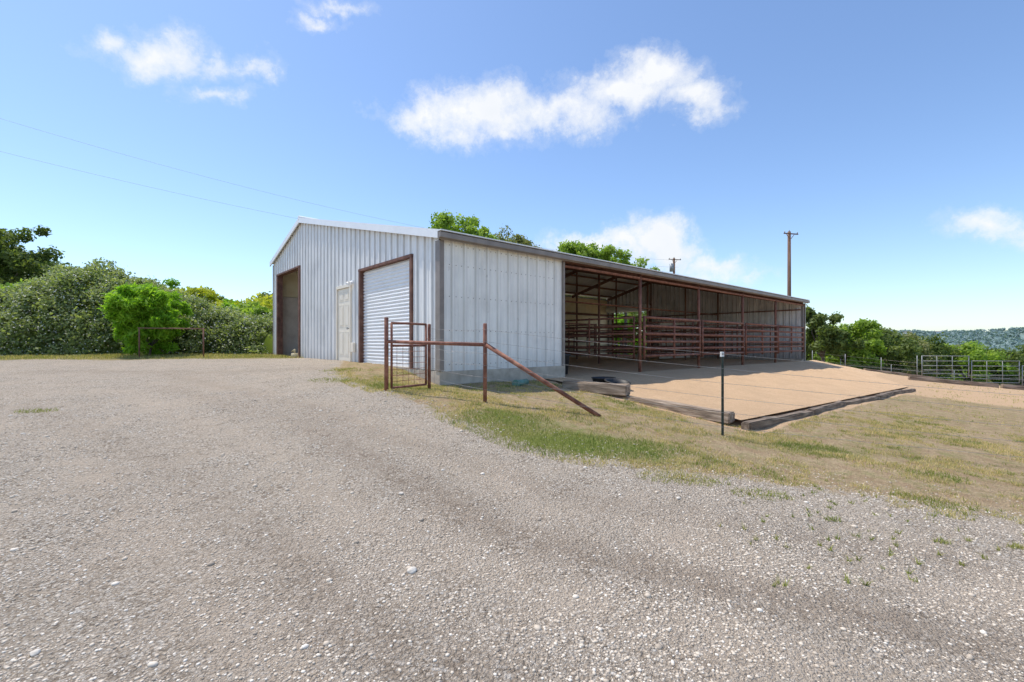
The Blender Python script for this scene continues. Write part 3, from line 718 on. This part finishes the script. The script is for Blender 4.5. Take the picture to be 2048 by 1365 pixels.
# ---------------------------------------------------------------- utility poles and cables
def upole(x,y,top,lab,tr=False,r0=.15,aw=.62):
    z=g(x,y); o=empty('utility_pole',(x,y,z),.25,label=lab,category='utility pole',group='utility poles'); h=top-z
    part('pole',MB().tube([(0,0,-.3),(0,0,h)],[r0,r0*.72],12),M['pole'],o,smooth=True)
    mb=MB(); mb.box((-aw,-.19,h-.22),(aw,-.12,h-.15)); 
    mb.prism([(-.35,-.11,h-.23),(-.31,-.11,h-.23),(-.02,-.11,h-.55),(-.06,-.11,h-.55)],(0,.03,0)); mb.prism([(.35,-.11,h-.23),(.31,-.11,h-.23),(.02,-.11,h-.55),(.06,-.11,h-.55)],(0,.03,0))
    part('crossarm',mb,M['pole'],o)
    for x_ in (-aw+.06,aw-.06,0):
        zb=h-.15 if x_ else h; yi=-.155 if x_ else 0
        part('insulator',MB().tube([(x_,yi,zb),(x_,yi,zb+.05),(x_,yi,zb+.13)],[.02,.045,.02],8),M['galv'],o,smooth=True)
    if tr: part('transformer',MB().tube([(-.36,-.1,h-1.5),(-.36,-.1,h-.65)],.22,14),M['galv'],o,smooth=True)
upole(20.1,33,EYE+8.05,'tall wooden utility pole with short crossarm')
upole(17.8,50,EYE+9.3,'wooden utility pole with transformer',True,.16,.75)
def cable(p,q,sag,r=.016):
    mb=MB(); p,q=Vector(p),Vector(q); pts=[]
    for i in range(41):
        f=i/40; c_=p.lerp(q,f); c_.z-=sag*4*f*(1-f); pts.append(c_)
    mb.tube(pts,r,5); obj('power_cable',mb.mesh('power_cable',M['cable']),label='thin overhead power cable crossing the sky',category='power cable',group='power cables')
cable((-45,18.5,18.6),(17.3,50,EYE+9.1),2.9,.008)
cable((-45,19.5,16.0),(18.3,50,EYE+8.3),2.5,.008)

# ---------------------------------------------------------------- foliage
def leafcloud(cent,rad,per,size,flat=.85,elong=1.6,shell=.5,outb=.5):
    cent=np.asarray(cent,float); rad=np.asarray(rad,float); nc=len(cent)
    ci=np.repeat(np.arange(nc),per); k=len(ci)
    d=rng.normal(size=(k,3)); d/=np.linalg.norm(d,axis=1)[:,None]
    rr=shell+(1-shell)*rng.random(k)**.6
    rr*=1+.16*rng.normal(size=k)
    off=d*(rr*rad[ci])[:,None]; off[:,2]*=flat
    c=cent[ci]+off
    nrm=d*outb+rng.normal(size=(k,3))*.6; nrm[:,2]+=.25; nrm/=np.linalg.norm(nrm,axis=1)[:,None]
    a=np.cross(nrm,rng.normal(size=(k,3))); a/=np.linalg.norm(a,axis=1)[:,None]; b_=np.cross(nrm,a)
    s_=size*(.6+.8*rng.random(k)); a*=(s_*elong*.5)[:,None]; b_*=(s_*.5)[:,None]
    V=np.stack([c-a,c+b_*.9-a*.1,c+a,c-b_*.9-a*.1],1).reshape(-1,3)
    F=np.arange(4*k).reshape(-1,4)
    cr=rng.random(nc)
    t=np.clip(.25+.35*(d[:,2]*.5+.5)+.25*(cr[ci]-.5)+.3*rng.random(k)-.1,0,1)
    return V,F,np.repeat(t,4)
def crown_clumps(R,H,nc,base,r=(.22,.38),bias=.3):
    c=[];rr=[]
    sd=random.random()*100
    for i in range(nc):
        d=Vector((random.gauss(0,1),random.gauss(0,1),random.gauss(.25,.9))).normalized()
        f=random.uniform(bias,1)**.6
        k_=1+.45*mnoise.noise(d*1.4+Vector((sd,0,0)))
        hz_=max(-1,min(1,d.z*1.15))
        p=Vector((d.x*R*f*k_*1.1,d.y*R*f*k_*1.1,base+H*.5+hz_*H*.45*f*k_))
        c.append(p); rr.append(random.uniform(*r)*R*(1.15-.4*f))
    return c,rr
def trunkmesh(base_h,clumps,r0,nl=7):
    mb=MB(); top=Vector((random.uniform(-.2,.2),random.uniform(-.2,.2),base_h))
    mb.tube([(0,0,-.2),(.04,.02,base_h*.5),top],[r0*1.3,r0,r0*.75],8)
    for c in random.sample(list(clumps),min(nl,len(clumps))):
        m_=top.lerp(Vector(c),.5)+Vector((random.uniform(-.2,.2),random.uniform(-.2,.2),.15))
        mb.tube([top-Vector((0,0,.15)),m_,c],[r0*.6,r0*.35,r0*.1],6)
    return mb.mesh('trunk',M['bark'],True)
def tree(x,y,R,H,base,mat,lab,nc=40,per=220,leaf=.13,r=(.22,.38),trunk=.14,group=None,shell=.35,elong=1.6,name='tree',cat='tree',z=None):
    z=g(x,y) if z is None else z
    o=empty(name,(x,y,z),0,label=lab,category=cat)
    if group: o['group']=group
    c,rr=crown_clumps(R,H,nc,base,r)
    obj('trunk',trunkmesh(max(base+H*.15,.3),c,trunk),o)
    V,F,t=leafcloud(c,rr,per,leaf,shell=shell,elong=elong)
    obj('crown',mesh_np('crown',V,F,[M[mat]],tint=t),o)
    return o
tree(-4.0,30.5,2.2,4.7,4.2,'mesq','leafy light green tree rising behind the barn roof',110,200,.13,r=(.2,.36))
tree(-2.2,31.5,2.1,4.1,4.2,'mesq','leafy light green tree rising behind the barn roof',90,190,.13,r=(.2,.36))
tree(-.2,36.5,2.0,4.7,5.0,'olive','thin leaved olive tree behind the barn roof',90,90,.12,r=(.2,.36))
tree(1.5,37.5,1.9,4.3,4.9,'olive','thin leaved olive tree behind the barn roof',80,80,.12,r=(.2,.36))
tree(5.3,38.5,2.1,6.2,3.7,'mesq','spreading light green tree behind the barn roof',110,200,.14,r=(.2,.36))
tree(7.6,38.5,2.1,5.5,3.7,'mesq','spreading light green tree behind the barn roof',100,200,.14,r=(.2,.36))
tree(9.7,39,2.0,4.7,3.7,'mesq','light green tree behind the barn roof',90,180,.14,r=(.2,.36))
tree(12.5,45,3.0,4,1.2,'oak','dark oak beyond the far barn doorway',40,150,.2)
tree(9.6,41,2.2,3.4,.3,'bright','green shrub beyond the far barn doorway',30,150,.16)
for (x_,y_,R,H,bs,mt) in [(25.6,37.5,1.9,4.4,.7,'oak'),(28.6,39,2.2,4.2,.3,'mesq'),(31.0,41,2.3,4.2,.3,'oak'),(34.5,43,2.8,4.6,.2,'oak'),(38.0,45,3.0,4.7,.1,'olive'),(42,47,3.2,4.9,.1,'oak'),(46,46,3.0,4.8,.1,'mesq'),(50,44.5,3.0,4.8,.1,'oak'),(27,46,2.2,4.8,.6,'oak'),(33,49,2.8,4.8,.3,'mesq'),(37.5,51,3.0,5.0,.2,'oak'),(42,53,3.2,5.1,.2,'mesq'),(48,55,3.2,5.3,.2,'oak'),(54,53,3.2,5.3,.2,'olive'),(59,55,3.2,5.3,.2,'oak')]:
    tree(x_,y_,R,H,bs,mt,{'oak':'dark green live oak at the paddock edge','mesq':'light green mesquite tree at the paddock edge','olive':'olive green cedar at the paddock edge'}[mt],40,150,.19,group='trees along the paddock')
tree(-46.0,41,3.4,6.8,3.0,'oak','tall dark live oak rising above the hedge',90,130,.22,r=(.18,.3))
tree(-42,44,3.2,4.8,1.6,'oak','green oak above the hedge',60,160,.22)
tree(-38,46,3.0,4.2,1.2,'oak','green oak above the hedge',55,160,.22)
tree(-19.5,27.5,1.9,2.8,.9,'yell','yellow green shrub behind the hedge',40,200,.15)
tree(-17.0,27,1.5,2.2,.8,'bright','light green bush behind the hedge',32,180,.15)
tree(-14.0,26,1.7,2.1,.4,'mesq','light green bush behind the hedge',34,180,.15)
tree(-16.0,29,2.6,2.4,.6,'yell','yellow green bush behind the hedge',40,180,.15)
tree(-26,46,3.0,3.8,1.0,'oak','dark oak standing behind the bushes',46,170,.22)
tree(-22.5,47,2.6,3.6,1.0,'olive','dull green oak standing behind the bushes',40,170,.22)
tree(-31,43,2.6,3.4,1.0,'oak','dark oak standing behind the bushes',40,170,.22)
tree(-35,38,2.6,3.2,1.0,'mesq','light green tree behind the hedge',40,170,.22)
tree(-30,27,2.4,3.0,1.0,'mesq','light green tree behind the hedge',40,170,.2)
tree(-13.8,17.3,1.22,2.65,.1,'bright','bright green feathery shrub in front of the hedge',130,150,.06,r=(.16,.30),trunk=.04,elong=3.8,shell=.1,name='shrub',cat='shrub')
px=[-27,-24,-21.9,-20.9,-19.8,-18.3,-16.4,-14.9,-13.8,-12.5,-10.9]; ph=[1.7,1.7,1.84,2.6,3.0,3.15,2.75,2.2,1.7,1.25,.95]
cs=[];rs=[]
for i in range(1500):
    x_=random.uniform(-27,-11.0); H=np.interp(x_,px,ph)+EYE-.95
    yc=20.4+.12*(x_+18); dpt=2.3 if x_<-13 else 1.6
    th=random.uniform(-.15,math.pi*.62); k_=1+.18*mnoise.noise(Vector((x_*.8,th*1.5,0)))+.12*mnoise.noise(Vector((x_*2.2,th*4,3)))
    yy_=yc-dpt*math.cos(th)*k_; zz_=.95+H*max(0.02,math.sin(max(th,0)))*k_-.15
    if yy_<18.2 and x_>-10.9: continue
    cs.append((x_-.0,yy_,zz_)); rs.append(random.uniform(.2,.5))
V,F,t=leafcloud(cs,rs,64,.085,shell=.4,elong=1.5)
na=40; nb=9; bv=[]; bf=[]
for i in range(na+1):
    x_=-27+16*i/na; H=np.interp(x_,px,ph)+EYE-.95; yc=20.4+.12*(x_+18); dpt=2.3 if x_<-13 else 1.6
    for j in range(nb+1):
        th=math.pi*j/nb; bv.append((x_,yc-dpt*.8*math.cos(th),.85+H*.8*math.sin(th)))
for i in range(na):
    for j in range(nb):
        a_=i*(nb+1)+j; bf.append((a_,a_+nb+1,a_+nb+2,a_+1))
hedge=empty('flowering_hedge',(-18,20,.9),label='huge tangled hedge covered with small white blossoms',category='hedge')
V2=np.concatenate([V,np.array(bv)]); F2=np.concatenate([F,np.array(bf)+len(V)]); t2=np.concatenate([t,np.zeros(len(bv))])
obj('foliage',mesh_np('foliage',V2-np.array([-18,20,.9]),F2,[M['hedge']],tint=t2),hedge)
V,F,t=leafcloud(cs,np.array(rs)*1.12,15,.045,shell=.8,elong=1.2)
obj('blossom',mesh_np('blossom',V-np.array([-18,20,.9]),F,[M['flower']]),hedge)

def woods(pts,name,lab,mat,per,leafk=.16):
    c=[];r=[]
    X=np.array([p[0] for p in pts]);Y=np.array([p[1] for p in pts]);Z=G(X,Y)
    for (x_,y_,R,H),z_ in zip(pts,Z):
        for k_ in range(5):
            d=Vector((random.gauss(0,.5),random.gauss(0,.5),random.uniform(0,1)))
            c.append((x_+d.x*R,y_+d.y*R,z_+H*(.35+.5*d.z))); r.append(R*random.uniform(.4,.7))
    c=np.array(c); r=np.array(r)
    V,F,t=leafcloud(c,r,per,1.,shell=.6)
    k=len(F); s_=np.repeat(np.repeat(r,per)*leafk*2.2,4)[:,None]; cc=np.repeat(V.reshape(k,4,3).mean(1),4,axis=0)
    V=cc+(V-cc)*s_
    obj(name,mesh_np(name,V,F,[M[mat]],tint=t),kind='stuff',label=lab,category='woods')
pts=[]
for i in range(620):
    y_=random.uniform(50,125); x_=-y_*random.uniform(.5,1.35)
    pts.append((x_,y_,random.uniform(1.4,2.4),random.uniform(2.4,3.8)))
woods(pts,'hillside_woods','dense green trees covering the hillside','oak',55,.12)
pts=[]
for i in range(460):
    y_=60+190*random.random()**1.5; x_=y_*random.uniform(.55,1.35); pts.append((x_,y_,random.uniform(1.8,3.0),random.uniform(3.0,4.6)))
woods(pts,'valley_woods','mixed green trees filling the valley','oak',46,.13)
pts=[]
for i in range(200):
    y_=58+120*random.random()**1.5; x_=y_*random.uniform(.6,1.3); pts.append((x_,y_,random.uniform(1.4,2.6),random.uniform(2.4,3.8)))
woods(pts,'valley_bushes','lighter green bushes between the valley trees','mesq',46,.13)
pts=[]
for i in range(160):
    y_=random.uniform(50,85); x_=y_*random.uniform(-.55,.6); pts.append((x_,y_,random.uniform(1.8,3),random.uniform(3.0,4.0)))
woods(pts,'field_woods','dark trees beyond the barn','oak',40,.13)
pts=[]
for i in range(1700):
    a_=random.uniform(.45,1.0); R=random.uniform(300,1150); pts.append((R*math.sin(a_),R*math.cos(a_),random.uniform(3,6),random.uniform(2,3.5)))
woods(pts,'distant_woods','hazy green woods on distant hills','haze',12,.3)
def house(x,y,w,rot):
    z=g(x,y); o=empty('house',(x,y,z+1),rot,label='small pale house on the distant hill',category='house',group='distant houses')
    part('wall',MB().box((-w,-w*.5,-6),(w,w*.5,3.5)),M['trimw'],o)
    part('roof',MB().prism([(-w*1.05,-w*.6,3.51),(-w*1.05,w*.6,3.51),(-w*1.05,0,3.5+w*.3)],(w*2.1,0,0)),M['taupe'],o)
house(600,690,6,.3); house(645,690,4,.1); house(560,640,4,.6)

# ---------------------------------------------------------------- sky
w=bpy.data.worlds.new("World"); scene.world=w; w.use_nodes=True; nt=w.node_tree
bg=nt.nodes['Background']; outw=nt.nodes['World Output']
ELEV=67; AZ=math.atan2(-.85,.38)
sky=N(nt,'ShaderNodeTexSky'); sky.sky_type='NISHITA'; sky.sun_disc=False
sky.sun_elevation=math.radians(ELEV); sky.sun_rotation=AZ; sky.altitude=300; sky.air_density=1.0; sky.dust_density=.7; sky.ozone_density=1.6
tc=N(nt,'ShaderNodeTexCoord'); sp_=N(nt,'ShaderNodeSeparateXYZ'); L(nt,tc.outputs['Generated'],sp_.inputs[0])
yq=math_(nt,'MAXIMUM',sp_.outputs[1],.02)
u_=math_(nt,'DIVIDE',sp_.outputs[0],yq); v_=math_(nt,'DIVIDE',sp_.outputs[2],yq)
cb=N(nt,'ShaderNodeCombineXYZ'); L(nt,u_,cb.inputs[0]); L(nt,v_,cb.inputs[1])
def warp(vin,scale,amt,det):
    wn=N(nt,'ShaderNodeTexNoise'); wn.inputs['Scale'].default_value=scale; wn.inputs['Detail'].default_value=det; wn.inputs['Roughness'].default_value=.6; L(nt,tc.outputs['Generated'],wn.inputs['Vector'])
    ws=N(nt,'ShaderNodeVectorMath',operation='SUBTRACT'); ws.inputs[1].default_value=(.5,.5,.5); L(nt,wn.outputs['Color'],ws.inputs[0])
    wsc=N(nt,'ShaderNodeVectorMath',operation='SCALE'); wsc.inputs['Scale'].default_value=amt; L(nt,ws.outputs[0],wsc.inputs[0])
    wa=N(nt,'ShaderNodeVectorMath',operation='ADD'); L(nt,vin,wa.inputs[0]); L(nt,wsc.outputs[0],wa.inputs[1]); return wa.outputs[0]
wv=warp(cb.outputs[0],4,.10,2); wv=warp(wv,12,.14,9)
EL=[(870,235,85,34,.8),(970,228,115,54,1),(1095,210,150,44,.92),(1240,180,115,42,.92),(1320,142,70,42,.88),(1390,195,85,34,.8),(1010,262,62,22,.75),
(215,82,85,30,.72),(320,105,95,36,.85),(425,128,70,26,.7),(490,142,50,20,.66),(415,186,52,20,.75),(525,5,60,14,.66),(685,8,55,16,.66),(648,42,44,15,.75),
(1180,492,70,22,.9),(1255,490,72,32,1.0),(1335,480,70,42,1.15),(1440,527,60,30,.85),(1500,547,40,15,.55),(1400,552,90,18,.6),(1965,448,82,32,.88),(2040,475,55,24,.7),(1200,520,100,20,.6)]
prev=None
for (x_,y_,a_,b_,k_) in EL:
    s1=N(nt,'ShaderNodeVectorMath',operation='SUBTRACT'); s1.inputs[1].default_value=((x_-1024)/910,(686-y_)/910,0); L(nt,wv,s1.inputs[0])
    s2=N(nt,'ShaderNodeVectorMath',operation='MULTIPLY'); s2.inputs[1].default_value=(910/a_/1.6,910/b_/1.6,0); L(nt,s1.outputs[0],s2.inputs[0])
    s3=N(nt,'ShaderNodeVectorMath',operation='LENGTH'); L(nt,s2.outputs[0],s3.inputs[0])
    q=math_(nt,'SUBTRACT',1,s3.outputs['Value']); q=math_(nt,'MULTIPLY',q,k_)
    prev=q if prev is None else math_(nt,'MAXIMUM',prev,q)
cn=noise(nt,tc.outputs['Generated'],9,13,.7)
dens=math_(nt,'ADD',prev,math_(nt,'MULTIPLY',math_(nt,'SUBTRACT',cn,.5),1.9))
dr=ramp(nt,dens,[(.03,0),(.26,.15),(.50,.58),(.85,.97)])
dr=math_(nt,'MULTIPLY',dr,math_(nt,'GREATER_THAN',sp_.outputs[1],.05))
skyc=mix(nt,1,sky.outputs[0],(1.20,1.30,1.42),'MULTIPLY')
L(nt,skyc,bg.inputs['Color']); bg.inputs['Strength'].default_value=.15
bg2=N(nt,'ShaderNodeBackground'); bg2.inputs['Strength'].default_value=1.03
L(nt,ramp(nt,noise(nt,tc.outputs['Generated'],6,6,.5),[(.3,(.86,.90,.95)),(.55,(.97,.98,1))]),bg2.inputs['Color'])
ms=N(nt,'ShaderNodeMixShader'); L(nt,dr,ms.inputs[0]); L(nt,bg.outputs[0],ms.inputs[1]); L(nt,bg2.outputs[0],ms.inputs[2]); L(nt,ms.outputs[0],outw.inputs['Surface'])

sl=bpy.data.lights.new('sun','SUN'); sl.energy=4.5; sl.angle=math.radians(.5); sl.color=(1,.94,.85)
so=bpy.data.objects.new('sun',sl); COL.objects.link(so)
el=math.radians(ELEV); dvec=Vector((math.sin(AZ)*math.cos(el),math.cos(AZ)*math.cos(el),math.sin(el)))
so.rotation_euler=dvec.to_track_quat('Z','Y').to_euler(); so.location=(-20,15,30)

cam=bpy.data.cameras.new('camera'); cam.lens=16; cam.sensor_width=36; cam.clip_end=9000; cam.clip_start=.05; cam.shift_y=.0017
co=bpy.data.objects.new('camera',cam); COL.objects.link(co); co.location=(0,0,EYE); co.rotation_euler=(math.pi/2,0,0)
scene.camera=co
